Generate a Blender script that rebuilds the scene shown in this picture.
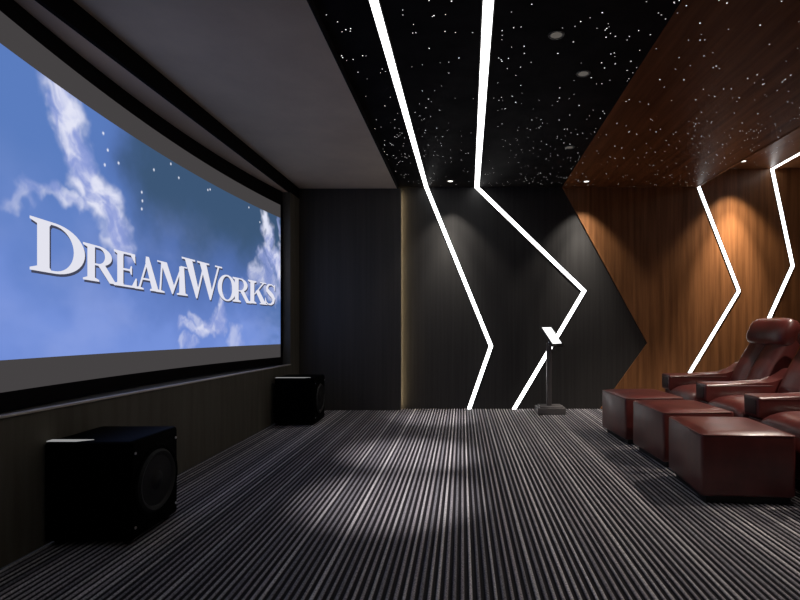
import bpy, bmesh, math, random
import numpy as np
from mathutils import Vector, Matrix

for o in list(bpy.data.objects):
    bpy.data.objects.remove(o, do_unlink=True)
scene = bpy.context.scene
col = scene.collection
R = math.radians

# ------------------------------------------------------------------ camera
EYE = 1.14
cam_d = bpy.data.cameras.new('camera')
cam = bpy.data.objects.new('camera', cam_d)
col.objects.link(cam)
cam.location = (0, 0, EYE)
cam.rotation_euler = (R(90), 0, 0)
cam_d.sensor_width = 36.0
cam_d.lens = 500 / 800 * 36.0
cam_d.shift_x = -62 / 800
cam_d.shift_y = 24 / 800
cam_d.clip_start = 0.05
scene.camera = cam

# ------------------------------------------------------------------ world, exposure
world = bpy.data.worlds.new('world')
scene.world = world
world.use_nodes = True
world.node_tree.nodes['Background'].inputs[0].default_value = (0.05, 0.055, 0.07, 1)
world.node_tree.nodes['Background'].inputs[1].default_value = 0.2
vs = scene.view_settings
vs.view_transform = 'Standard'
vs.look = 'None'
vs.exposure = 0.0
vs.gamma = 1.0
vs.use_curve_mapping = False

# room dimensions (metres)
WY = 6.73          # back wall
XL = -2.15         # left wall plane
XR = 5.3           # right wall
YB = -2.0          # wall behind the viewer
ZC = 2.98          # main ceiling
ZH = 3.226         # raised ceiling on the right
XS = 3.14          # edge of the raised ceiling
ZS = 2.93          # soffit over the screen
XSO = -0.86        # soffit edge

# ------------------------------------------------------------------ materials
def mat(name, color, rough=0.6, metal=0.0, spec=0.5, coat=0.0, coat_rough=0.1):
    m = bpy.data.materials.new(name)
    m.use_nodes = True
    b = m.node_tree.nodes['Principled BSDF']
    b.inputs['Base Color'].default_value = (*color, 1)
    b.inputs['Roughness'].default_value = rough
    b.inputs['Metallic'].default_value = metal
    b.inputs['Specular IOR Level'].default_value = spec
    b.inputs['Coat Weight'].default_value = coat
    b.inputs['Coat Roughness'].default_value = coat_rough
    return m

def nd(m, t, **kw):
    n = m.node_tree.nodes.new(t)
    for k, v in kw.items():
        setattr(n, k, v)
    return n

def lk(m, a, ao, b, bi):
    m.node_tree.links.new(a.outputs[ao], b.inputs[bi])

def noise_color(m, c0, c1, scale=(5, 5, 5), nscale=1.0, detail=4, p0=0.35, p1=0.65, rough=None):
    """object-space stretched noise drives base colour (grain, wear)"""
    b = m.node_tree.nodes['Principled BSDF']
    tc = nd(m, 'ShaderNodeTexCoord')
    mp = nd(m, 'ShaderNodeMapping')
    mp.inputs['Scale'].default_value = scale
    nz = nd(m, 'ShaderNodeTexNoise')
    nz.inputs['Scale'].default_value = nscale
    nz.inputs['Detail'].default_value = detail
    nz.inputs['Roughness'].default_value = 0.6
    cr = nd(m, 'ShaderNodeValToRGB')
    cr.color_ramp.elements[0].position = p0
    cr.color_ramp.elements[1].position = p1
    cr.color_ramp.elements[0].color = (*c0, 1)
    cr.color_ramp.elements[1].color = (*c1, 1)
    lk(m, tc, 'Object', mp, 'Vector'); lk(m, mp, 'Vector', nz, 'Vector')
    lk(m, nz, 'Fac', cr, 'Fac'); lk(m, cr, 'Color', b, 'Base Color')
    return nz

def add_bump(m, src, strength=0.2, dist=0.002):
    b = m.node_tree.nodes['Principled BSDF']
    bp = nd(m, 'ShaderNodeBump')
    bp.inputs['Strength'].default_value = strength
    bp.inputs['Distance'].default_value = dist
    lk(m, src, 'Fac', bp, 'Height'); lk(m, bp, 'Normal', b, 'Normal')

def emit(name, color, strength):
    m = bpy.data.materials.new(name)
    m.use_nodes = True
    nt = m.node_tree
    nt.nodes.clear()
    e = nt.nodes.new('ShaderNodeEmission')
    e.inputs[0].default_value = (*color, 1)
    e.inputs[1].default_value = strength
    o = nt.nodes.new('ShaderNodeOutputMaterial')
    nt.links.new(e.outputs[0], o.inputs[0])
    return m

M = {}
# walnut veneer, vertical grain on walls and lengthwise grain on the ceiling
M['wood'] = mat('walnut_wall', (0.2, 0.08, 0.03), 0.42, spec=0.4)
z = noise_color(M['wood'], (0.15, 0.060, 0.020), (0.34, 0.145, 0.055), (22, 22, 0.9), 1.0, 6, 0.3, 0.72)
add_bump(M['wood'], z, 0.12)
def low_ior(m, v): m.node_tree.nodes['Principled BSDF'].inputs['IOR'].default_value = v
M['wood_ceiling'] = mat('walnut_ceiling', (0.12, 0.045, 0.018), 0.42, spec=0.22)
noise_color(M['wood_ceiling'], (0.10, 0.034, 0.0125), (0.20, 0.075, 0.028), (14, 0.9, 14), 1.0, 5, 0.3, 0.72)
M['black_ceiling'] = mat('black_ceiling', (0.012, 0.0115, 0.012), 0.5, spec=0.12)
noise_color(M['black_ceiling'], (0.010, 0.0095, 0.010), (0.018, 0.0165, 0.017), (3, 3, 3))
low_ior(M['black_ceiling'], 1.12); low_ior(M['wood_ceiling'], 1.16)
M['black_wall'] = mat('black_wall', (0.03, 0.029, 0.028), 0.6)
noise_color(M['black_wall'], (0.020, 0.0185, 0.0175), (0.034, 0.0315, 0.030), (30, 30, 0.6), 1.0, 4)
M['side_panel'] = mat('charcoal_panel', (0.03, 0.03, 0.031), 0.55)
noise_color(M['side_panel'], (0.048, 0.042, 0.034), (0.066, 0.057, 0.046), (24, 24, 0.5), 1.0, 3)
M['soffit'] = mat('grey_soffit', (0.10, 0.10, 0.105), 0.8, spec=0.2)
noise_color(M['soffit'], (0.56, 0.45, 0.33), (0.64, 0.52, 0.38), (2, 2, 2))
M['left_wall'] = mat('brown_black_wall', (0.05, 0.046, 0.036), 0.7, spec=0.2)
noise_color(M['left_wall'], (0.095, 0.084, 0.064), (0.125, 0.112, 0.086), (14, 14, 1.2))
M['header'] = mat('black_fabric', (0.006, 0.005, 0.005), 0.9, spec=0.1)
M['opening'] = mat('brown_lining', (0.62, 0.47, 0.34), 0.85, spec=0.1)
M['ledge'] = mat('grey_ledge', (0.62, 0.55, 0.47), 0.6)
M['frame'] = mat('black_velvet', (0.006, 0.0045, 0.005), 0.9, spec=0.1)
M['channel'] = mat('black_channel', (0.004, 0.004, 0.004), 0.5)
M['led'] = emit('led_white', (1.0, 1.0, 1.0), 4.5)
M['warm'] = emit('led_warm', (1.0, 0.76, 0.42), 16.0)
M['tablet'] = emit('tablet_glow', (1.0, 1.0, 1.0), 1.6)
M['lens'] = emit('downlight_lens', (1.0, 0.93, 0.85), 2.5)
M['lens_dim'] = emit('downlight_lens_dim', (1.0, 0.9, 0.8), 0.10)
M['trim'] = mat('dark_trim', (0.01, 0.01, 0.01), 0.4)
M['leather'] = mat('burgundy_leather', (0.12, 0.024, 0.02), 0.34, spec=0.6, coat=0.2, coat_rough=0.22)
z = noise_color(M['leather'], (0.066, 0.0125, 0.0115), (0.112, 0.022, 0.0195), (6, 6, 6), 1.0, 5)
z2 = nd(M['leather'], 'ShaderNodeTexNoise'); z2.inputs['Scale'].default_value = 90; z2.inputs['Detail'].default_value = 3
tcl = nd(M['leather'], 'ShaderNodeTexCoord'); lk(M['leather'], tcl, 'Object', z2, 'Vector')
add_bump(M['leather'], z2, 0.16, 0.002)
M['leather_dark'] = mat('dark_leather', (0.022, 0.007, 0.007), 0.5)
M['plinth'] = mat('black_plinth', (0.008, 0.006, 0.006), 0.6)
M['speaker'] = mat('satin_black', (0.002, 0.002, 0.002), 0.4, spec=0.1)
low_ior(M['speaker'], 1.12)
M['cone'] = mat('cone_paper', (0.004, 0.0035, 0.0035), 0.55, spec=.2)
M['rubber'] = mat('rubber', (0.006, 0.006, 0.006), 0.7)
M['chrome'] = mat('steel', (0.7, 0.7, 0.72), 0.3, metal=1.0)
M['bar_glow'] = emit('pale_bar_glow', (1, 1, 1), 0.30)
M['stand'] = mat('stand_metal', (0.13, 0.12, 0.12), 0.45, metal=0.3)
M['bezel'] = mat('bezel_black', (0.004, 0.004, 0.004), 0.3)

# ribbed carpet: light ribs, dark grooves, tone changing from rib to rib
PITCH = 0.035
def carpet_material():
    m = mat('ribbed_carpet', (0.1, 0.1, 0.1), 0.75, spec=0.25)
    b = m.node_tree.nodes['Principled BSDF']
    tc = nd(m, 'ShaderNodeTexCoord')
    sx = nd(m, 'ShaderNodeSeparateXYZ'); lk(m, tc, 'Object', sx, 'Vector')
    h = nd(m, 'ShaderNodeMapRange')        # rib height -> rib / groove yarn
    h.inputs['From Min'].default_value = 0.003; h.inputs['From Max'].default_value = 0.0075
    lk(m, sx, 'Z', h, 'Value')
    ad = nd(m, 'ShaderNodeMath', operation='MULTIPLY_ADD'); ad.inputs[1].default_value = 1 / PITCH; ad.inputs[2].default_value = -XL / PITCH
    lk(m, sx, 'X', ad, 0)
    fl = nd(m, 'ShaderNodeMath', operation='FLOOR'); lk(m, ad, 0, fl, 0)          # one random tone for each rib
    nx = nd(m, 'ShaderNodeTexWhiteNoise'); nx.noise_dimensions = '1D'
    lk(m, fl, 0, nx, 'W')
    rib = nd(m, 'ShaderNodeValToRGB')
    rib.color_ramp.elements[0].position = 0.0; rib.color_ramp.elements[1].position = 1.0
    rib.color_ramp.elements[0].color = (0.19, 0.185, 0.21, 1)
    rib.color_ramp.elements[1].color = (0.64, 0.60, 0.62, 1)
    e_ = rib.color_ramp.elements.new(0.45); e_.color = (0.36, 0.33, 0.355, 1)
    e_ = rib.color_ramp.elements.new(0.8); e_.color = (0.46, 0.44, 0.46, 1)
    lk(m, nx, 'Value', rib, 'Fac')
    fn = nd(m, 'ShaderNodeTexNoise'); fn.inputs['Scale'].default_value = 130; fn.inputs['Detail'].default_value = 3
    lk(m, tc, 'Object', fn, 'Vector')
    fr = nd(m, 'ShaderNodeMapRange')
    fr.inputs['From Min'].default_value = 0.3; fr.inputs['From Max'].default_value = 0.7
    fr.inputs['To Min'].default_value = 0.45; fr.inputs['To Max'].default_value = 1.4
    lk(m, fn, 'Fac', fr, 'Value')
    mx = nd(m, 'ShaderNodeMix', data_type='RGBA')
    mx.inputs[6].default_value = (0.008, 0.006, 0.009, 1)
    lk(m, h, 'Result', mx, 0); lk(m, rib, 'Color', mx, 7)
    ml = nd(m, 'ShaderNodeVectorMath', operation='SCALE')
    lk(m, mx, 2, ml, 0); lk(m, fr, 'Result', ml, 'Scale')
    lk(m, ml, 'Vector', b, 'Base Color')
    add_bump(m, fn, 0.5, 0.003)
    return m
M['carpet'] = carpet_material()

def vcol_emit(name, attr, strength):
    m = bpy.data.materials.new(name)
    m.use_nodes = True
    nt = m.node_tree
    nt.nodes.clear()
    a = nt.nodes.new('ShaderNodeAttribute'); a.attribute_name = attr
    e = nt.nodes.new('ShaderNodeEmission'); e.inputs[1].default_value = strength
    o = nt.nodes.new('ShaderNodeOutputMaterial')
    nt.links.new(a.outputs['Color'], e.inputs[0]); nt.links.new(e.outputs[0], o.inputs[0])
    return m
M['picture'] = vcol_emit('projected_picture', 'pic', 1.0)
M['stars'] = vcol_emit('fibre_star', 'pic', 2.0)
M['mask'] = emit('letterbox_grey', (1.0, 0.92, 0.94), 0.058)
M['letter'] = emit('picture_white', (0.77, 0.77, 0.86), 1.0)
M['letter_shade'] = emit('picture_shade', (0.055, 0.06, 0.10), 1.0)

# ------------------------------------------------------------------ helpers
def link_mesh(name, me, m, parent=None):
    for k in (m if isinstance(m, (list, tuple)) else [m]):
        me.materials.append(k)
    o = bpy.data.objects.new(name, me)
    col.objects.link(o)
    if parent: o.parent = parent
    return o

def obj(name, bm, m, parent=None, smooth=False, angle=40):
    bmesh.ops.recalc_face_normals(bm, faces=bm.faces[:])
    me = bpy.data.meshes.new(name)
    if smooth:
        for f in bm.faces: f.smooth = True
        for e in bm.edges:
            if len(e.link_faces) == 2 and e.calc_face_angle(0) > R(angle): e.smooth = False
    bm.to_mesh(me); bm.free()
    return link_mesh(name, me, m, parent)

def tag(o, label=None, cat=None, group=None, kind=None):
    if label: o['label'] = label
    if cat: o['category'] = cat
    if group: o['group'] = group
    if kind: o['kind'] = kind
    return o

def empty(name, loc, rz=0):
    o = bpy.data.objects.new(name, None)
    col.objects.link(o)
    o.location = loc; o.rotation_euler = (0, 0, rz)
    o.empty_display_size = 0.05
    return o

def box(bm, x0, x1, y0, y1, z0, z1, bevel=0.0, seg=3, mtx=None):
    r = bmesh.ops.create_cube(bm, size=1)
    vs_ = r['verts']
    bmesh.ops.scale(bm, vec=(x1 - x0, y1 - y0, z1 - z0), verts=vs_)
    bmesh.ops.translate(bm, vec=((x0 + x1) / 2, (y0 + y1) / 2, (z0 + z1) / 2), verts=vs_)
    if mtx is not None: bmesh.ops.transform(bm, matrix=mtx, verts=vs_)
    if bevel:
        es = list({e for v in vs_ for e in v.link_edges})
        bmesh.ops.bevel(bm, geom=es, offset=bevel, segments=seg, profile=0.5, affect='EDGES', clamp_overlap=True)

def boxo(name, m, parent, *a, bevel=0.0, seg=3, smooth=None, mtx=None):
    bm = bmesh.new()
    box(bm, *a, bevel=bevel, seg=seg, mtx=mtx)
    return obj(name, bm, m, parent, smooth=bool(bevel) if smooth is None else smooth)

def prism(bm, pts, axis, a, b):
    """extrude a 2-D outline along an axis: 'x' (y,z), 'y' (x,z), 'z' (x,y)"""
    def P(p, t):
        return {'x': (t, p[0], p[1]), 'y': (p[0], t, p[1]), 'z': (p[0], p[1], t)}[axis]
    va = [bm.verts.new(P(p, a)) for p in pts]
    vb = [bm.verts.new(P(p, b)) for p in pts]
    n = len(pts)
    bm.faces.new(va); bm.faces.new(vb[::-1])
    for i in range(n):
        bm.faces.new((va[i], va[(i + 1) % n], vb[(i + 1) % n], vb[i]))
    return va + vb

def prismo(name, m, parent, pts, axis, a, b, bevel=0.0, seg=3):
    bm = bmesh.new()
    prism(bm, pts, axis, a, b)
    if bevel:
        bmesh.ops.bevel(bm, geom=bm.edges[:], offset=bevel, segments=seg, profile=0.5, affect='EDGES', clamp_overlap=True)
    return obj(name, bm, m, parent, smooth=bool(bevel))

def lathe(bm, prof, n=32, mtx=None):
    """prof: (r, z) list revolved about z"""
    rings = []
    vs_ = []
    for r, zz in prof:
        if r < 1e-6:
            ring = [bm.verts.new((0, 0, zz))]
        else:
            ring = [bm.verts.new((r * math.cos(2 * math.pi * i / n), r * math.sin(2 * math.pi * i / n), zz)) for i in range(n)]
        rings.append(ring); vs_ += ring
    for a, b in zip(rings, rings[1:]):
        for i in range(n):
            q = [a[i % len(a)], a[(i + 1) % len(a)], b[(i + 1) % len(b)], b[i % len(b)]]
            q = list(dict.fromkeys(q))
            if len(q) > 2: bm.faces.new(q)
    if mtx is not None: bmesh.ops.transform(bm, matrix=mtx, verts=vs_)

def tube(bm, pts, r, n=8, closed=False):
    pts = [Vector(p) for p in pts]
    N = len(pts); rings = []
    for i, p in enumerate(pts):
        if closed: t = pts[(i + 1) % N] - pts[i - 1]
        else: t = pts[min(i + 1, N - 1)] - pts[max(i - 1, 0)]
        t.normalize()
        up = Vector((0, 0, 1)) if abs(t.z) < 0.9 else Vector((1, 0, 0))
        s = t.cross(up).normalized(); u = s.cross(t)
        rings.append([bm.verts.new(p + r * (math.cos(2 * math.pi * k / n) * s + math.sin(2 * math.pi * k / n) * u)) for k in range(n)])
    M_ = N if closed else N - 1
    for i in range(M_):
        a, b = rings[i], rings[(i + 1) % N]
        for k in range(n):
            bm.faces.new((a[k], a[(k + 1) % n], b[(k + 1) % n], b[k]))
    if not closed:
        bm.faces.new(rings[0]); bm.faces.new(rings[-1][::-1])

def copy_tree(o, parent=None):
    c = o.copy(); col.objects.link(c); c.parent = parent
    for ch in o.children: copy_tree(ch, c)
    return c

# ------------------------------------------------------------------ setting
# corrugated carpet floor
bm = bmesh.new()
xs = []
n_r = int((XR - XL) / PITCH)
prof = [(-0.0175, 0.0), (-0.0105, 0.0), (-0.0072, 0.0045), (-0.0042, 0.0090), (0.0, 0.0098), (0.0042, 0.0090), (0.0072, 0.0045), (0.0105, 0.0)]
rr = random.Random(2)
for i in range(n_r + 1):
    k_ = rr.uniform(0.85, 1.3)
    for dx, dz in prof:
        x = XL + i * PITCH + 0.0175 + (dx * k_ if abs(dx) < .017 else dx)
        if x <= XR: xs.append((x, dz - 0.0098))
a = [bm.verts.new((x, YB, zz + 0.0098)) for x, zz in xs]
b = [bm.verts.new((x, WY, zz + 0.0098)) for x, zz in xs]
for i in range(len(xs) - 1):
    f = bm.faces.new((a[i], a[i + 1], b[i + 1], b[i]))
floor = obj('floor', bm, M['carpet'], smooth=True, angle=80)
floor.location.z = -0.0098
tag(floor, 'dark grey ribbed carpet floor with light and dark stripes', 'floor', kind='structure')

# ceilings
wb = [(1.346, WY), (1.25, 2.84), (1.14, 1.2), (1.6, YB)]       # edge of walnut on the ceiling
blk = [(XSO, WY)] + wb + [(XSO, YB)]
ceil = prismo('ceiling', M['black_ceiling'], None, blk, 'z', ZC, ZC + 0.1)
tag(ceil, 'black ceiling field dotted with tiny star lights', 'ceiling', kind='structure')
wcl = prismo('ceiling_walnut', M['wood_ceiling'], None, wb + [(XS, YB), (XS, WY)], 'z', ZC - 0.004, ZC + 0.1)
tag(wcl, 'dark walnut ceiling field with tiny star lights', 'ceiling', kind='structure')
M['wood_raised_lit'] = mat('walnut_raised_lit', (0.3, 0.13, 0.05), 0.4, spec=0.3)  # raised walnut looks lit: the light is painted in as a lighter colour
noise_color(M['wood_raised_lit'], (0.20, 0.078, 0.028), (0.36, 0.15, 0.058), (14, 0.9, 14), 1.0, 5, 0.3, 0.72)
hcl = boxo('ceiling_raised', M['wood_raised_lit'], None, XS, XR, YB, WY, ZH, ZH + 0.1)
tag(hcl, 'raised walnut ceiling beside the stepped edge', 'ceiling', kind='structure')
st = boxo('trim_1', M['wood'], None, XS, XS + 0.012, YB, WY - .02, ZC - 0.012, ZH)
tag(st, 'walnut upright of the ceiling step', 'trim', kind='structure')
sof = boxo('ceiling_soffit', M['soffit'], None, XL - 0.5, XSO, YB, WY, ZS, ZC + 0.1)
tag(sof, 'plain dark grey ceiling soffit above the screen', 'ceiling', kind='structure')

w = boxo('trim_3', M['black_ceiling'], None, XSO, XSO + 0.012, YB, WY, ZS, ZC)
tag(w, 'thin black edge trim of the grey soffit', 'trim', kind='structure')
# back wall
bw = boxo('wall_back', M['black_wall'], None, XL - 0.5, XR + 0.1, WY, WY + 0.15, -0.05, ZH + 0.15)
tag(bw, 'black grained back wall', 'wall', kind='structure')
wd = [(1.346, ZC), (2.49, 0.884), (1.857, 0.0), (XR, 0.0), (XR, ZH), (XS, ZH), (XS, ZC)]
wp = prismo('wall_back_walnut', M['wood'], None, wd, 'y', WY - 0.016, WY)
tag(wp, 'walnut wall cladding with arrow shaped edge', 'wall', kind='structure')
PX = -0.81
lp = boxo('wall_back_panel', M['side_panel'], None, XL, PX, WY - 0.12, WY - 0.045, 0, ZS)
tag(lp, 'charcoal wall panel standing proud beside the screen', 'wall', kind='structure')
bt = boxo('wall_back_batten', M['black_wall'], None, XL, PX - 0.05, WY - 0.045, WY, 0, ZS)
tag(bt, 'black batten behind the charcoal wall panel', 'wall', kind='structure')

# other walls
rw = boxo('wall_right', M['wood'], None, XR, XR + 0.1, YB, WY, 0, ZH)
tag(rw, 'walnut side wall behind the seats', 'wall', kind='structure')
fw = boxo('wall_front', M['black_wall'], None, XL - 0.5, XR + 0.1, YB - 0.1, YB, -0.05, ZH + 0.1)
tag(fw, 'black wall opposite the back wall', 'wall', kind='structure')

# left wall: low wall, header and piers around the screen opening
OY0, OY1 = 2.22, 6.26
OZ0, OZ1 = 0.665, 2.79
w = boxo('wall_left', M['left_wall'], None, XL - 0.5, XL, YB, OY1, 0, OZ0)
tag(w, 'dark brown low wall under the screen', 'wall', kind='structure')
w = boxo('wall_left_header', M['header'], None, XL - 0.03, XL, YB, WY, OZ1, ZS)
tag(w, 'black header strip above the screen opening', 'wall', kind='structure')
w = boxo('wall_left_lining', M['opening'], None, XL - 0.5, XL - 0.03, YB, WY, OZ1, ZS)
tag(w, 'brown underside of the screen opening', 'wall', kind='structure')
w = boxo('wall_left_pier', M['left_wall'], None, XL - 0.5, XL, OY1, WY, 0, OZ1)
tag(w, 'dark pier between the screen and the back wall', 'wall', kind='structure')
w = boxo('wall_left_side', M['left_wall'], None, XL - 0.5, XL, YB, OY0, OZ0, OZ1)
tag(w, 'dark wall beside the screen opening', 'wall', kind='structure')
w = boxo('wall_left_backing', M['header'], None, XL - 0.5, XL - 0.45, OY0, OY1, OZ0, OZ1)
tag(w, 'black backing behind the screen', 'wall', kind='structure')
w = boxo('trim_2', M['ledge'], None, XL - 0.03, XL + 0.012, YB, OY1 - 0.001, OZ0, OZ0 + 0.012, bevel=0.003)
tag(w, 'thin grey ledge trim along the top of the low wall', 'trim', kind='structure')

# ------------------------------------------------------------------ curved projection screen
SY0, SY1 = 2.30, 6.21
CH = (SY1 - SY0) / 2; YM = (SY0 + SY1) / 2; SAG = 0.155; XE = -2.255
RAD = (CH * CH + SAG * SAG) / (2 * SAG)
def SX(y):
    return XE - (math.sqrt(max(RAD * RAD - (y - YM) ** 2, 0)) - (RAD - SAG))
IZ0, IZ1 = 0.928, 2.495

scr = empty('projection_screen', (SX(YM), YM, OZ0))
tag(scr, 'large curved projection screen showing blue sky, clouds and white lettering', 'screen')
def to_scr(o):
    o.parent = scr
    o.matrix_parent_inverse = Matrix.Translation(-Vector(scr.location))
    return o

def curved_band(name, m, y0, y1, z0, z1, off, th, n=48):
    bm = bmesh.new()
    rings = []
    for i in range(n + 1):
        y = y0 + (y1 - y0) * i / n
        x = SX(min(max(y, SY0), SY1))
        rings.append([bm.verts.new(p) for p in ((x + off, y, z0), (x + off, y, z1), (x + off - th, y, z1), (x + off - th, y, z0))])
    for p, q in zip(rings, rings[1:]):
        for k in range(4):
            bm.faces.new((p[k], p[(k + 1) % 4], q[(k + 1) % 4], q[k]))
    bm.faces.new(rings[0]); bm.faces.new(rings[-1][::-1])
    return to_scr(obj(name, bm, m, None, smooth=True, angle=50))

# picture with per-vertex colours from layered noise
rng = np.random.RandomState(7)
def vnoise(x, y, seed):
    r = np.random.RandomState(seed); T = r.rand(256, 256)
    xi = np.floor(x).astype(int); yi = np.floor(y).astype(int)
    fx = x - xi; fy = y - yi
    fx = fx * fx * (3 - 2 * fx); fy = fy * fy * (3 - 2 * fy)
    g = lambda a, b: T[a % 256, b % 256]
    return (g(xi, yi) * (1 - fx) + g(xi + 1, yi) * fx) * (1 - fy) + (g(xi, yi + 1) * (1 - fx) + g(xi + 1, yi + 1) * fx) * fy
def fbm(x, y, seed, oc=5):
    s = 0; a = 0.5; t = 0
    for k in range(oc):
        s = s + a * vnoise(x * 2 ** k + 13.7 * k, y * 2 ** k + 5.1 * k, seed + k); t += a; a *= 0.55
    return s / t
def sstep(a, b, x):
    t = np.clip((x - a) / (b - a), 0, 1); return t * t * (3 - 2 * t)
NU, NV = 520, 210
U, V = np.meshgrid(np.linspace(0, 1, NU + 1), np.linspace(0, 1, NV + 1), indexing='ij')
A = (SY1 - SY0); B = (IZ1 - IZ0)
S_, T_ = U * A, V * B                         # metres along and up
def srgb(*c):
    c = np.array(c) / 255.0
    return np.where(c <= 0.04045, c / 12.92, ((c + 0.055) / 1.055) ** 2.4)
wx = (fbm(S_ * 2.2, T_ * 2.2, 11) - .5); wy = (fbm(S_ * 2.2, T_ * 2.2, 31) - .5)
fx_ = (fbm(S_ * 9, T_ * 9, 51, 4) - .5); fy_ = (fbm(S_ * 9, T_ * 9, 71, 4) - .5)
Sx = S_ + wx * .45 + fx_ * .10; Ty = T_ + wy * .45 + fy_ * .10
def lerp(a, b, t): return a * (1 - t[..., None]) + b * t[..., None]
base = lerp(srgb(112, 140, 212), srgb(90, 124, 190), sstep(0.0, .75, V + wx * .3))
base = lerp(base, srgb(84, 112, 176)[None, None], sstep(.16, .42, U + wx * .2) * sstep(.02, .5, V + wy * .3) * .8)
base = lerp(base, srgb(60, 86, 118)[None, None], sstep(.26, .42, U + wx * .15) * sstep(.35, .8, V + wy * .3))
base = lerp(base, srgb(80, 112, 165)[None, None], sstep(.80, 1.0, U) * sstep(.9, .3, V) * .7)
base = lerp(base, srgb(120, 148, 220)[None, None], sstep(.40, .05, V + wx * .5) * sstep(.35, .6, fbm(S_ * 1.3, T_ * 2.4, 5)) * .7)
cloud = np.zeros_like(U)
def seg_d(p, q):
    ax, ay = p[0] * A, p[1] * B; bx_, by_ = q[0] * A, q[1] * B
    t = np.clip(((Sx - ax) * (bx_ - ax) + (Ty - ay) * (by_ - ay)) / ((bx_ - ax) ** 2 + (by_ - ay) ** 2 + 1e-9), 0, 1)
    return np.hypot(Sx - ax - t * (bx_ - ax), Ty - ay - t * (by_ - ay))
for p, q, r, k in [
        ((.150, 1.05), (.165, .93), .10, 1), ((.165, .93), (.20, .76), .15, 1), ((.20, .76), (.255, .64), .15, 1), ((.245, .63), (.29, .50), .13, 1),
        ((.135, .87), (.165, .86), .07, .9), ((.20, .66), (.23, .55), .12, .9), ((.14, .60), (.19, .55), .06, .8), ((.27, .58), (.30, .44), .09, .9),
        ((.90, .86), (.95, .60), .10, .9), ((.93, .66), (1.0, .52), .14, 1), ((.88, .62), (.93, .50), .08, .8), ((.985, .95), (1.0, .70), .06, .7),
        ((.50, .16), (.60, .08), .07, .55), ((.60, .10), (.69, .20), .10, .75), ((.66, .16), (.70, .28), .06, .7), ((.55, .20), (.64, .15), .06, .45),
        ((.74, .10), (.79, .02), .08, .4), ((.84, .52), (.96, .40), .10, .7), ((.76, .36), (.86, .46), .07, .45), ((.06, .50), (.13, .58), .05, .45), ((.52, .02), (.60, -.02), .06, .4)]:
    cloud = np.maximum(cloud, k * sstep(r * 1.5, r * .35, seg_d(p, q)))
bil = fbm(S_ * 6 + wx * 3, T_ * 6 + wy * 3, 91, 5)
shade = sstep(.3, .72, bil)
ccol = lerp(np.broadcast_to(srgb(152, 165, 222), base.shape), srgb(226, 228, 246)[None, None], shade)
hazy = sstep(.45, .8, fbm(S_ * 1.1 + 3, T_ * 1.9, 121, 5)) * .28
pic = lerp(base, srgb(160, 176, 232)[None, None], hazy * sstep(.9, .2, V))
pic = lerp(pic, ccol, np.clip(cloud * (.55 + .8 * bil), 0, 1))
for px_, pv in [(.258, .93), (.27, .87), (.30, .84), (.262, .80), (.47, .98), (.50, .93), (.37, .76), (.372, .72), (.37, .68), (.62, .95), (.63, .96), (.88, .9), (.82, .97), (.41, .90)]:
    d = np.hypot((U - px_) * A, (V - pv) * B)
    pic = lerp(pic, srgb(235, 240, 255)[None, None], sstep(.014, .004, d))
ys = np.linspace(SY0, SY1, NU + 1); zs = np.linspace(IZ0, IZ1, NV + 1)
verts = [(SX(y) + 0.0, y, zz) for y in ys for zz in zs]
idx = np.arange((NU + 1) * (NV + 1)).reshape(NU + 1, NV + 1)
faces = np.stack([idx[:-1, :-1], idx[1:, :-1], idx[1:, 1:], idx[:-1, 1:]], -1).reshape(-1, 4)
me = bpy.data.meshes.new('picture')
me.from_pydata(verts, [], faces.tolist())
at = me.color_attributes.new('pic', 'FLOAT_COLOR', 'POINT')
at.data.foreach_set('color', np.concatenate([pic.reshape(-1, 3), np.ones(((NU + 1) * (NV + 1), 1))], 1).astype(np.float32).ravel())
picture = to_scr(link_mesh('picture', me, M['picture']))
tag(picture, 'projected picture of blue sky with white clouds')

curved_band('letterbox_bar', M['mask'], SY0, SY1, IZ1, 2.655, 0.0, 0.01)
curved_band('letterbox_bar', M['mask'], SY0, SY1, 0.768, IZ0, 0.0, 0.01)
curved_band('screen_frame', M['frame'], SY0 - .06, SY1 + .04, 2.655, OZ1 - 0.002, 0.012, 0.05)
curved_band('screen_frame', M['frame'], SY0 - .06, SY1 + .04, OZ0 + 0.013, 0.768, 0.012, 0.05)
to_scr(boxo('frame_end', M['frame'], None, SX(SY1) - .05, SX(SY1) + .012, SY1, OY1 - 0.002, 0.755, 2.665))
to_scr(boxo('frame_end', M['frame'], None, SX(SY0) - .05, SX(SY0) + .012, OY0 + 0.002, SY0, 0.755, 2.665))

def tilt(o, zmin=-1, zmax=9):
    for v in o.data.vertices:
        if zmin < v.co.z < zmax: v.co.z += -0.0187 * (v.co.y - 4.2)
for c_ in list(scr.children): tilt(c_, zmax=2.70)
for nm in ('trim_2',): tilt(bpy.data.objects[nm])
tilt(bpy.data.objects['wall_left'], zmin=.3)
# ---- serif lettering, each glyph drawn in a unit box
def ell(cx, cy, rx, ry, a0, a1, n=20):
    return [(cx + rx * math.cos(a0 + (a1 - a0) * i / n), cy + ry * math.sin(a0 + (a1 - a0) * i / n)) for i in range(n + 1)]
def ring(o_, i_):
    return [[o_[k], o_[k + 1], i_[k + 1], i_[k]] for k in range(len(o_) - 1)]
def rc(x0, x1, y0, y1): return [(x0, y0), (x1, y0), (x1, y1), (x0, y1)]
def sf(x0, x1, y, up, a, b, t=.05, br=.05):        # bracketed serif: slab x0..x1 with fillets toward stem a..b
    s = 1 if up else -1
    return [[(x0, y), (x1, y), (x1, y + s * t), (b, y + s * (t + br)), (a, y + s * (t + br)), (x0, y + s * t)]]
def serif_stem(a, b, x0, x1):
    return [rc(a, b, 0, 1)] + sf(x0, x1, 0, True, a, b) + sf(x0, x1, 1, False, a, b)
HP = math.pi / 2
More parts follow.
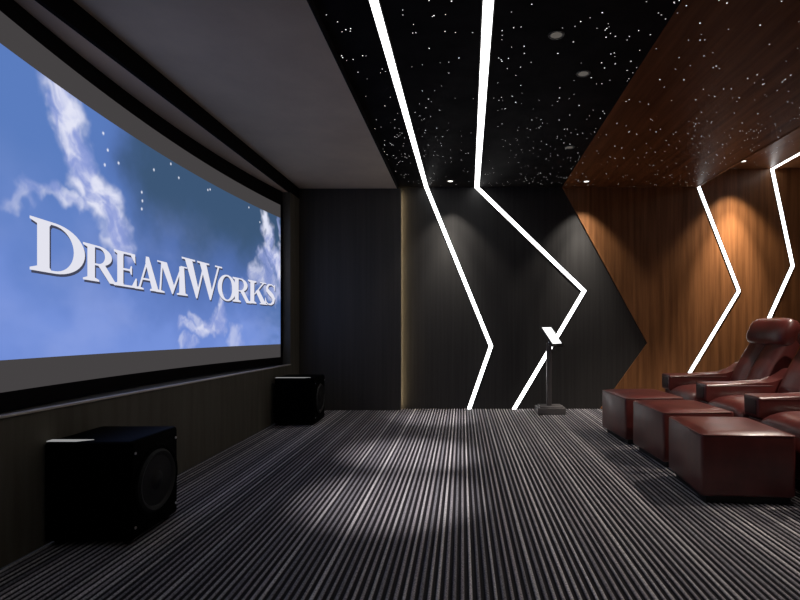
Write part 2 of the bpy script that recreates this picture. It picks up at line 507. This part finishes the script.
def g_D():
    return serif_stem(.12, .33, 0, .36) + [rc(.3, .45, 0, .05), rc(.3, .45, .95, 1)] + ring(ell(.42, .5, .58, .5, -HP, HP), ell(.42, .5, .355, .45, -HP, HP))
def g_R():
    return [rc(.12, .33, 0, 1)] + sf(0, .45, 0, True, .12, .33) + sf(0, .3, 1, False, .12, .33) + [rc(.3, .44, .95, 1), rc(.3, .44, .45, .50)] + \
        ring(ell(.42, .725, .41, .275, -HP, HP), ell(.42, .725, .20, .225, -HP, HP)) + [[(.40, .48), (.63, .48), (.92, .07), (1.04, .05), (1.04, 0), (.76, 0)]]
def g_E():
    return serif_stem(.14, .40, 0, .42) + [rc(.3, .92, .945, 1), rc(.3, .78, .475, .53), rc(.3, 1, 0, .055), [(.92, 1), (.72, .945), (.90, .74), (.94, .74)],
        [(1, 0), (.78, .055), (.95, .29), (1.0, .29)], [(.78, .38), (.78, .63), (.73, .63), (.66, .5), (.73, .38)]]
def g_A():
    return [[(.13, .03), (.20, .03), (.50, .86), (.46, .95)], [(.42, 1.02), (.54, 1.02), (.93, .03), (.67, .03), (.40, .83)], rc(.24, .72, .30, .355)] + \
        sf(0, .33, 0, True, .13, .20, .045, .03) + sf(.58, 1.02, 0, True, .67, .93, .045, .03)
def g_M():
    return [[(.10, .03), (.155, .03), (.21, .97), (.16, .97)], [(.13, 1), (.33, 1), (.58, .20), (.49, 0)], [(.49, 0), (.52, 0), (.83, 1), (.78, 1), (.50, .14)],
        [(.72, .97), (.88, .97), (.93, .03), (.72, .03)]] + sf(0, .26, 0, True, .10, .155, .045, .03) + sf(.64, 1, 0, True, .72, .93, .045, .03) + [rc(.04, .30, .955, 1), rc(.76, .98, .955, 1)]
def g_W():
    return [[(.07, .97), (.24, .97), (.40, .20), (.335, -.02)], [(.335, -.02), (.365, -.02), (.56, .97), (.515, .97), (.36, .16)], [(.42, .97), (.585, .97), (.745, .20), (.675, -.02)],
        [(.675, -.02), (.705, -.02), (.925, .97), (.88, .97), (.70, .16)], rc(0, .31, .955, 1), rc(.36, .66, .955, 1), rc(.81, 1.0, .955, 1)]
def g_O():
    return ring(ell(.5, .5, .5, .52, 0, 4 * HP, 40), ell(.5, .5, .275, .46, 0, 4 * HP, 40))
def g_K():
    return serif_stem(.12, .33, 0, .44) + [[(.32, .42), (.36, .40), (.87, .96), (.78, .96)], rc(.64, .98, .955, 1), [(.40, .56), (.56, .66), (.97, .04), (.70, .04)], rc(.62, 1.05, 0, .05)]
def g_S():
    ctr = [(.86, .78), (.80, .90), (.60, .975), (.36, .95), (.22, .82), (.25, .68), (.45, .56), (.66, .45), (.79, .30), (.74, .13), (.55, .03), (.32, .03), (.14, .12), (.08, .24)]
    wd_ = [.03, .035, .035, .06, .10, .13, .15, .15, .13, .10, .06, .035, .035, .03]
    pts = []
    for k in range(len(ctr) - 1):
        for t in (0, .33, .66): pts.append(((1 - t) * ctr[k][0] + t * ctr[k + 1][0], (1 - t) * ctr[k][1] + t * ctr[k + 1][1], (1 - t) * wd_[k] + t * wd_[k + 1]))
    pts.append((*ctr[-1], wd_[-1]))
    L, Rr = [], []
    for k, (x, y, w_) in enumerate(pts):
        x0, y0, _ = pts[max(k - 2, 0)]; x1, y1, _ = pts[min(k + 2, len(pts) - 1)]
        dx, dy = (x1 - x0) * .7, y1 - y0; l = math.hypot(dx, dy) or 1
        L.append((x - dy / l * w_ * .9, y + dx / l * w_ * .75)); Rr.append((x + dy / l * w_ * .9, y - dx / l * w_ * .75))
    return ring(L, Rr) + [[(.84, .99), (.89, .99), (.90, .70), (.86, .70), (.78, .88)], [(.08, .01), (.04, .01), (.04, .32), (.08, .32), (.18, .12)]]
def y_at(px):
    y = 4.0
    for _ in range(30): y = -SX(y) * 500 / (462 - px)
    return y
glyphs = [(g_D, 28.5, 84, 1.402, .288), (g_R, 82, 116.5, 1.397, .232), (g_E, 113, 136, 1.392, .245), (g_A, 134, 159.5, 1.39, .25), (g_M, 155, 187, 1.388, .25),
          (g_W, 181, 221.5, 1.385, .335), (g_O, 217, 235.5, 1.393, .255), (g_R, 232, 250, 1.392, .255), (g_K, 247.5, 266, 1.396, .255), (g_S, 264, 275.5, 1.400, .25)]
for fn_, p0, p1, zb, hh in glyphs:
    ya, yb = y_at(p0), y_at(p1)
    bm = bmesh.new()
    for layer, (oy, oz, off) in enumerate([(0.016, -0.014, 0.003), (0, 0, 0.006)]):
        for k, poly in enumerate(fn_()):
            vv = []
            for gx, gy in poly:
                y = ya + gx * (yb - ya) + oy
                vv.append(bm.verts.new((SX(min(y, SY1)) + off + k * 2e-5, y, zb + gy * hh + oz)))
            f = bm.faces.new(vv); f.material_index = 1 - layer
    o = to_scr(obj('letter', bm, [M['letter'], M['letter_shade']])); tilt(o)

# ------------------------------------------------------------------ LED strips
LW = 0.050
def ribbon(bm, pts, w, d0, d1, plane, depth_axis_val, miter_start=None):
    """mitred ribbon along 2-D pts; plane 'wall' -> (x,z) extruded in y, 'ceil' -> (x,y) extruded in z"""
    n = len(pts); L, Rr = [], []
    for i, p in enumerate(pts):
        p = Vector(p)
        d_in = (p - Vector(pts[i - 1])).normalized() if i else None
        d_out = (Vector(pts[i + 1]) - p).normalized() if i < n - 1 else None
        if d_in is None: d_in = d_out
        if d_out is None: d_out = d_in
        t = (d_in + d_out).normalized(); nrm = Vector((-t.y, t.x))
        k = w / 2 / max(nrm.dot(Vector((-d_in.y, d_in.x))), .3)
        if plane == 'wall' and i in (0, n - 1):      # cut level with ceiling or floor
            nn = Vector((-d_in.y, d_in.x)) * w / 2
            L.append(p + nn - d_in * (nn.y / d_in.y)); Rr.append(p - nn + d_in * (nn.y / d_in.y))
        else:
            L.append(p + nrm * k); Rr.append(p - nrm * k)
    for i in range(n - 1):
        quad = [L[i], L[i + 1], Rr[i + 1], Rr[i]]
        def P(q, dv):
            return (q.x, depth_axis_val - dv, q.y) if plane == 'wall' else (q.x, q.y, depth_axis_val - dv)
        va = [bm.verts.new(P(q, d0)) for q in quad]; vb = [bm.verts.new(P(q, d1)) for q in quad]
        bm.faces.new(va); bm.faces.new(vb[::-1])
        for k in range(4): bm.faces.new((va[k], va[(k + 1) % 4], vb[(k + 1) % 4], vb[k]))

def strip(label, wall_pts, wall_y, ceil_pts, ceil_z, CW=0.05, LW=0.05):
    root = empty('led_strip_light', (wall_pts[-1][0], wall_y, 0))
    tag(root, label, 'strip light', 'zigzag led strips')
    inv = Matrix.Translation(-Vector(root.location))
    def add(name, m, pts, w, d0, d1, plane, v):
        bm = bmesh.new(); ribbon(bm, pts, w, d0, d1, plane, v)
        o = obj(name, bm, m, root); o.matrix_parent_inverse = inv
    add('channel', M['channel'], wall_pts, LW + .018, .0006, .006, 'wall', wall_y)
    add('diffuser', M['led'], wall_pts, LW, .001, .010, 'wall', wall_y)
    if ceil_pts:
        add('channel', M['channel'], ceil_pts, CW + .018, .0006, .006, 'ceil', ceil_z)
        add('diffuser', M['led'], ceil_pts, CW, .001, .010, 'ceil', ceil_z)
def wp_(px, py): return ((px - 462) * WY / 500, EYE + (324 - py) * WY / 500)
strip('white light strip bending on the black wall nearest the charcoal panel', [(-0.4745, ZC - .0105), wp_(491, 346), wp_(469, 409.0)], WY, [(-0.478, WY - .001), (-0.50, 2.84), (-0.58, YB + .01)], ZC)
strip('white light strip with wide arrow bend behind the tablet stand', [(0.208, ZC - .0105), wp_(584, 291), wp_(514, 409.0)], WY, [(0.20, WY - .001), (0.15, 2.84), (0.10, YB + .01)], ZC, .06)
WW = WY - 0.016
strip('white light strip on walnut wall starting at the ceiling step', [(3.165, ZC + .02), wp_(738, 291), wp_(667, 409.0)], WW, None, 0, LW=.042)
strip('white light strip on walnut wall continuing over the raised ceiling', [(4.16, ZH - .0105), wp_(791.5, 266), wp_(727, 409.0)], WW, [(4.16, WW - .004), (4.12, 6.1), (4.0, 4.4), (4.3, 2.4), (4.1, YB + .01)], ZH, .045, .045)
# warm strip tucked behind the charcoal panel
root = empty('cove_light', (PX - 0.045, WY - 0.015, 0))
tag(root, 'warm cove light strip tucked behind the charcoal panel edge', 'strip light')
o = boxo('tape', M['warm'], root, -0.004, 0.022, -0.029, -0.008, 0.03, ZS - 0.02)

# ------------------------------------------------------------------ downlights
def downlight(loc, label, r=0.045, lit=True, spot=None, target=None, size=78, blend=0.25, color=(1, .93, .84), group='recessed downlights', core=None):
    root = empty('downlight', loc)
    tag(root, label, 'downlight', group)
    bm = bmesh.new()
    lathe(bm, [(r * .72, .0), (r * .76, -.006), (r * 1.0, -.006), (r * 1.05, -.001), (r * 1.05, .0)], 28)
    obj('trim_ring', bm, M['trim'], root, smooth=True)
    bm = bmesh.new()
    lathe(bm, [(0, -.004), (r * .5, -.004), (r * .73, -.003), (r * .73, 0)], 28)
    obj('lens', bm, M['lens'] if lit else M['lens_dim'], root)
    if spot:
        ld = bpy.data.lights.new('downlight_lamp', 'SPOT')
        ld.energy = spot; ld.color = color; ld.spot_size = R(size); ld.spot_blend = blend; ld.shadow_soft_size = 0.025
        lo = bpy.data.objects.new('lamp', ld); col.objects.link(lo)
        lo.parent = root; lo.location = (0, 0, -.02)
        t = Vector(target) - (Vector(loc) + Vector((0, 0, -.02))) if target else Vector((0, 0, -1))
        lo.rotation_euler = t.to_track_quat('-Z', 'Y').to_euler()
    if core:                                    # narrow inner beam of the same lamp
        ld = bpy.data.lights.new('downlight_beam', 'SPOT')
        ld.energy = core; ld.color = color; ld.spot_size = R(46); ld.spot_blend = 1.0; ld.shadow_soft_size = 0.025
        lo = bpy.data.objects.new('beam', ld); col.objects.link(lo)
        lo.parent = root; lo.location = (0, 0, -.02)
        lo.rotation_euler = (Vector((loc[0] - .03, WY, .75)) - Vector(loc)).to_track_quat('-Z', 'Y').to_euler()
    return root
downlight((-0.15, 6.43, ZC), 'small lit downlight between the two black-ceiling light strips', core=120, spot=42, size=86, blend=.55)
downlight((1.60, 6.43, ZC - .004), 'small lit downlight just inside the walnut ceiling edge', core=150, spot=50, size=86, blend=.55)
downlight((3.60, 6.40, ZH), 'small lit downlight in the raised walnut ceiling by the wall', core=420, spot=80, size=86, blend=.55, color=(1, .86, .7))
g = 'dim downlights in the black ceiling'
downlight((0.60, 3.18, ZC), 'dim recessed downlight in black ceiling, the farthest from the back wall', .05, False, 430, (-.42, 3.3, 0), 25, 1.0, (1, .95, .94), g)
downlight((0.89, 3.67, ZC), 'dim recessed downlight in black ceiling between two other dim ones', .05, False, 640, (-.40, 4.4, 0), 23, 1.0, (1, .95, .94), g)
downlight((1.12, 5.20, ZC), 'dim recessed downlight in black ceiling close to the back wall', .05, False, 420, (-.30, 6.05, 0), 20, 1.0, (1, .95, .94), g)
g = 'added lamps over the seats'  # unseen lamps added to light the recliners and ottomans
for yy in (4.75, 3.2):
    downlight((3.6, yy, ZH), 'added unseen downlight in the raised ceiling above the ' + ('far recliner' if yy > 4 else 'recliner farthest from the walnut wall'), spot=280, size=80, blend=.6, target=(2.6, yy, 0), color=(1, .88, .76), group=g)
downlight((1.75, 2.3, ZC - .004), 'added unseen downlight in walnut ceiling over the front ottoman', spot=40, size=70, blend=.7, target=(1.9, 3.4, .4), color=(1, .9, .8), group=g)

# ------------------------------------------------------------------ theatre recliners and ottomans
def make_chair(near_arm):
    t = empty('recliner', (0, 0, 0))
    boxo('plinth', M['plinth'], t, .10, 1.0, -.30, .30, 0, .10)
    boxo('base', M['leather'], t, .03, 1.0, -.298, .298, .10, .34, bevel=.02)
    # seat cushion: domed grid top
    def cushion(name, f_top, nx=18, ny=18):
        bm = bmesh.new(); g_ = []
        for i in range(nx + 1):
            row = []
            for j in range(ny + 1):
                row.append(bm.verts.new(f_top(i / nx, j / ny)))
            g_.append(row)
        return bm, g_
    def se(t_, p=3.2): return max(0.0, 1 - abs(2 * t_ - 1) ** p) ** (1 / p)
    bm, g_ = cushion('', None) if False else (bmesh.new(), None)
    nu, nv = 20, 24
    rows = []
    for i in range(nu + 1):                     # cross-sections along x
        s = i / nu
        x = -.035 + .70 * s
        k = se(.02 + .96 * s, 3.5)
        sec = []
        for j in range(nv):
            a_ = 2 * math.pi * j / nv
            c, s_ = math.cos(a_), math.sin(a_)
            yy = .296 * math.copysign(abs(c) ** .45, c) * (.90 + .10 * k)
            top = .135 + .045 * k
            zz = .345 + (top if s_ > 0 else .06) * math.copysign(abs(s_) ** .55, s_) * k
            sec.append(bm.verts.new((x, yy, zz)))
        rows.append(sec)
    for p, q in zip(rows, rows[1:]):
        for j in range(nv): bm.faces.new((p[j], p[(j + 1) % nv], q[(j + 1) % nv], q[j]))
    bm.faces.new(rows[0]); bm.faces.new(rows[-1][::-1])
    obj('seat_cushion', bm, M['leather'], t, smooth=True, angle=70)
    # backrest: lofted along a reclined spine, two bulging panels with a centre seam
    spine = [(.60, .42), (.625, .56), (.69, .70), (.765, .83), (.84, .95), (.90, 1.06), (.955, 1.16)]
    bm = bmesh.new(); rows = []
    nb = 26
    SPN = []
    for k in range(len(spine) - 1):
        for f_ in (0, .25, .5, .75): SPN.append(tuple(spine[k][m_] * (1 - f_) + spine[k + 1][m_] * f_ for m_ in (0, 1)))
    SPN.append(spine[-1])
    for k, (x, zz) in enumerate(SPN):
        a_, b_ = SPN[max(k - 1, 0)], SPN[min(k + 1, len(SPN) - 1)]
        tx, tz = b_[0] - a_[0], b_[1] - a_[1]; l = math.hypot(tx, tz); nx_, nz_ = -tz / l, tx / l   # forward normal
        v = k / (len(SPN) - 1)
        wdt = .298 * (1 - .02 * v) if v < .93 else .298 * (.98 - .10 * ((v - .93) / .07) ** 2)
        row = []
        for j in range(nb + 1):                 # front
            u = -1 + 2 * j / nb
            bul = .028 * (1 - abs(2 * abs(u) - 1) ** 3) * math.sin(math.pi * min(max(v, .02), .98)) ** .4 - .03 * max(0, abs(u) - .9) / .1
            row.append(bm.verts.new((x + nx_ * bul, u * wdt, zz + nz_ * bul)))
        for j in range(7):                      # back shell
            u = 1 - 2 * j / 6
            th = .17 - .03 * v
            row.append(bm.verts.new((x - nx_ * th + .03 * u * u * nx_ * 1.0, u * wdt * 1.0, zz - nz_ * th)))
        rows.append(row)
    m_ = len(rows[0])
    for p, q in zip(rows, rows[1:]):
        for j in range(m_): bm.faces.new((p[j], p[(j + 1) % m_], q[(j + 1) % m_], q[j]))
    bm.faces.new(rows[0]); bm.faces.new(rows[-1][::-1])
    back = obj('backrest', bm, M['leather'], t, smooth=True, angle=60)
    bm = bmesh.new()
    tube(bm, [(SPN[k][0] - .001, 0, SPN[k][1]) for k in range(4, 18)], .004, 6)
    obj('seam', bm, M['leather_dark'], back, smooth=True)
    # headrest: plump roll wrapped over the top of the back
    bm = bmesh.new(); rows = []
    ns, na = 22, 22
    for i in range(ns + 1):
        u = -1 + 2 * i / ns
        e = (1 - abs(u * .985) ** 5) ** (1 / 3.2)
        sec = []
        for j in range(na):
            a_ = 2 * math.pi * j / na
            c, s_ = math.cos(a_), math.sin(a_)
            lx = .10 * math.copysign(abs(c) ** .8, c) * (.35 + .65 * e); lz = .148 * math.copysign(abs(s_) ** .75, s_) * (.55 + .45 * e)
            ca, sa = math.cos(R(24)), math.sin(R(24))
            sec.append(bm.verts.new((.895 + lx * ca + lz * sa, u * .30, 1.055 - lx * sa + lz * ca)))
        rows.append(sec)
    for p, q in zip(rows, rows[1:]):
        for j in range(na): bm.faces.new((p[j], p[(j + 1) % na], q[(j + 1) % na], q[j]))
    bm.faces.new(rows[0]); bm.faces.new(rows[-1][::-1])
    hr = obj('headrest', bm, M['leather'], t, smooth=True, angle=70)
    # armrests
    def arm(yc):
        side = [(.03, .04), (.02, .43), (.62, .43), (.70, .50), (.80, .60), (.98, .61), (.98, .04)]
        a_ = prismo('armrest', M['leather'], t, side, 'y', yc - .092, yc + .092, bevel=.012)
        pad = [(-.01, .44), (-.012, .60), (.60, .602), (.70, .655), (.80, .725), (1.0, .735), (1.0, .62), (.80, .61), (.70, .51), (.62, .435), (.02, .435)]
        prismo('arm_pad', M['leather'], a_, pad, 'y', yc - .099, yc + .099, bevel=.018, seg=4)
        pan = [(yc - .074, .462), (yc + .074, .462), (yc + .074, .574), (yc - .074, .574)]
        prismo('front_panel', M['leather_dark'], a_, pan, 'x', -.016, .0, bevel=.004)
        bm = bmesh.new()
        tube(bm, [(0.01, yc - .0985, .578), (.10, yc - .0985, .582), (.35, yc - .0985, .583), (.60, yc - .0985, .583)], .004, 6)
        obj('piping', bm, M['leather'], a_, smooth=True)
    arm(.40)
    if near_arm: arm(-.40)
    return t
CX = 2.205
gch = 'row of burgundy recliners'
lab = ['burgundy leather recliner farthest from the walnut wall', 'burgundy leather recliner in the middle of the row of three', 'burgundy leather recliner beside the walnut wall, its padded headrest showing whole']
c0 = make_chair(True); c1 = make_chair(False)
c2 = copy_tree(c1)
for c, yc, l in zip((c0, c1, c2), (3.40, 4.20, 5.00), lab):
    c.location = (CX, yc, 0); tag(c, l, 'recliner', gch)

def make_ottoman():
    t = empty('ottoman', (0, 0, 0))
    L, W = .578, .62
    boxo('plinth', M['plinth'], t, .045, L - .02, .04, W - .04, 0, .05)
    bm = bmesh.new()
    box(bm, 0, L, 0, W, .048, .443, bevel=.022, seg=4)
    bd = obj('body', bm, M['leather'], t, smooth=True, angle=35)
    bm = bmesh.new()                             # crowned top panel
    n = 16; grid = []
    for i in range(n + 1):
        row = []
        for j in range(n + 1):
            u, v = i / n, j / n
            hgt = .436 + .022 * (max(0, (1 - abs(2 * u - 1) ** 6) * (1 - abs(2 * v - 1) ** 6))) ** .5
            row.append(bm.verts.new((.004 + (L - .008) * u, .004 + (W - .008) * v, hgt)))
        grid.append(row)
    for i in range(n):
        for j in range(n): bm.faces.new((grid[i][j], grid[i + 1][j], grid[i + 1][j + 1], grid[i][j + 1]))
    obj('top_cushion', bm, M['leather'], t, smooth=True)
    bm = bmesh.new()
    e = .006
    loop = []
    for cx_, cy_, a0 in ((L - .03, .03, -HP), (L - .03, W - .03, 0), (.03, W - .03, HP), (.03, .03, 2 * HP)):
        for k in range(5):
            a_ = a0 + HP * k / 4
            loop.append((cx_ + .027 * math.cos(a_), cy_ + .027 * math.sin(a_), .436))
    tube(bm, loop, .0055, 7, closed=True)
    obj('piping', bm, M['leather'], t, smooth=True)
    return t
o0 = make_ottoman()
lab = ['burgundy leather ottoman farthest from the walnut wall', 'burgundy leather ottoman between two other ottomans', 'burgundy leather ottoman closest to the walnut wall']
for i, l in enumerate(lab):
    o = o0 if i == 0 else copy_tree(o0)
    o.location = [(1.513, 3.16, 0), (1.585, 3.935, 0), (1.535, 4.70, 0)][i]; o.rotation_euler.z = R([-4, 3, 4.5][i])
    tag(o, l, 'ottoman', 'burgundy ottomans')

# ------------------------------------------------------------------ subwoofers
def make_sub():
    t = empty('subwoofer', (0, 0, 0))
    W, D, H = .455, .42, .515
    for fx, fy in ((.05, .05), (W - .05, .05), (.05, D - .05), (W - .05, D - .05)):
        bm = bmesh.new(); lathe(bm, [(0, 0), (.022, 0), (.025, .02), (0, .02)], 16, Matrix.Translation((fx, fy, 0)))
        obj('foot', bm, M['rubber'], t, smooth=True)
    cab = boxo('cabinet', M['speaker'], t, 0, W, 0, D, .02, H + .02, bevel=.022, seg=4)
    mt = Matrix.Translation((W, D / 2, H / 2 + .02)) @ Matrix.Rotation(R(90), 4, 'Y')
    bm = bmesh.new(); lathe(bm, [(.170, .0), (.172, .007), (.180, .009), (.192, .007), (.194, 0)], 48, mt)
    obj('driver_ring', bm, M['speaker'], t, smooth=True)
    bm = bmesh.new(); lathe(bm, [(.135, .003), (.145, .012), (.157, .015), (.170, .003)], 48, mt)
    obj('surround', bm, M['rubber'], t, smooth=True)
    bm = bmesh.new(); lathe(bm, [(0, .014), (.03, .012), (.05, .003), (.055, .0015), (.135, .005)], 48, mt)
    obj('cone', bm, M['cone'], t, smooth=True)
    for fy in (.028, D - .028):
        for fz in (.085, H - .045):
            bm = bmesh.new(); lathe(bm, [(.0075, -.001), (.0075, .003), (.005, .005), (0, .005)], 14, Matrix.Translation((W, fy, fz)) @ Matrix.Rotation(R(90), 4, 'Y'))
            obj('screw', bm, M['chrome'], t, smooth=True)
    prismo('light_bar', M['bar_glow'], t, [(.008, .012), (.16, .012), (.225, .050), (.008, .050)], 'z', H + .0195, H + .023)  # pale bar on the cabinet top, its brightness given by emission
    return t
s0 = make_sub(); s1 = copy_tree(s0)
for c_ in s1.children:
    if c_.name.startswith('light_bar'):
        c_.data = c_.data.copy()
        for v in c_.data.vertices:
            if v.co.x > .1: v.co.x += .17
s0.location = (-2.146, 2.56, 0); s1.location = (-2.105, 5.60, 0)
tag(s0, 'black subwoofer by the low wall, the one far from the charcoal panel', 'speaker', 'subwoofers')
tag(s1, 'black subwoofer beside the charcoal wall panel in the corner', 'speaker', 'subwoofers')

# ------------------------------------------------------------------ tablet stand
t = empty('tablet_stand', (1.14, 6.40, 0))
tag(t, 'slim black floor stand holding a tilted tablet with glowing white screen', 'tablet stand')
boxo('base', M['stand'], t, -.19, .165, -.13, .13, 0, .085, bevel=.006)
boxo('base_cap', M['stand'], t, -.16, .135, -.11, .11, .085, .10, bevel=.004)
boxo('pole', M['stand'], t, -.058, .004, -.025, .025, .10, .90, bevel=.006)
Wv = Vector((.14, .143, 0)).normalized(); Hv = Vector((-.128, .125, .224)).normalized()
Nv = Wv.cross(Hv).normalized()
C0 = Vector((.008, 0, .985))
mt = Matrix.Translation(C0) @ Matrix((( Wv.x, Hv.x, Nv.x, 0), (Wv.y, Hv.y, Nv.y, 0), (Wv.z, Hv.z, Nv.z, 0), (0, 0, 0, 1)))
tb = boxo('tablet', M['bezel'], t, -.125, .125, -.165, .15, -.014, .008, bevel=.006, mtx=mt)
boxo('display', M['tablet'], tb, -.10, .10, -.125, .135, .008, .0095, mtx=mt)
bm = bmesh.new()
tube(bm, [(-.025, 0, .88), (-.018, .004, .93), tuple(C0 - Nv * .012)], .012, 10)
obj('neck', bm, M['chrome'], t, smooth=True)

# ------------------------------------------------------------------ fibre-optic stars
def stars(name, label, n, inside, z_at, seed):
    r = random.Random(seed)
    vts, fcs, cols = [], [], []
    cl = [(r.uniform(-1, 5.2), r.uniform(YB, WY)) for _ in range(60)]
    c = 0; tries = 0
    while c < n and tries < n * 60:
        tries += 1
        if r.random() < .35:
            k = r.choice(cl); x, y = r.gauss(k[0], .22), r.gauss(k[1], .22)
        else: x, y = r.uniform(-.85, 5.2), r.uniform(YB + .05, WY - .03)
        if not inside(x, y): continue
        s = r.choice((.0027, .0032, .0040)); br = r.choice((.35, .7, 1.0, 1.0))
        b0 = len(vts)
        for k in range(6):
            vts.append((x + s * math.cos(k * math.pi / 3), y + s * math.sin(k * math.pi / 3), z_at - .0015))
            cols.append((br, br * .97, br * .95, 1))
        fcs.append([b0 + k for k in range(5, -1, -1)]); c += 1
    me = bpy.data.meshes.new(name); me.from_pydata(vts, [], fcs)
    at = me.color_attributes.new('pic', 'FLOAT_COLOR', 'POINT')
    at.data.foreach_set('color', np.array(cols, dtype=np.float32).ravel())
    o = link_mesh(name, me, M['stars'])
    tag(o, label, 'star lights', kind='stuff')
def edge_x(y):
    for (x0, y0), (x1, y1) in zip(wb, wb[1:]):
        if y1 <= y <= y0: return x0 + (x1 - x0) * (y - y0) / (y1 - y0)
    return wb[0][0]
def clear(x, y):
    return abs(x + .49) > .06 and abs(x - .17) > .07
stars('star_lights', 'tiny white fibre optic star lights scattered over the black ceiling', 860, lambda x, y: XSO + .03 < x < edge_x(y) - .01 and clear(x, y), ZC, 3)
stars('star_lights', 'tiny white fibre optic star lights scattered over the walnut ceiling', 620, lambda x, y: edge_x(y) + .01 < x < XS - .02, ZC - .004, 5)
stars('star_lights', 'tiny white star lights on the raised ceiling beyond the step', 420, lambda x, y: XS + .03 < x < XR - .05 and abs(x - 4.12) > .22, ZH, 9)
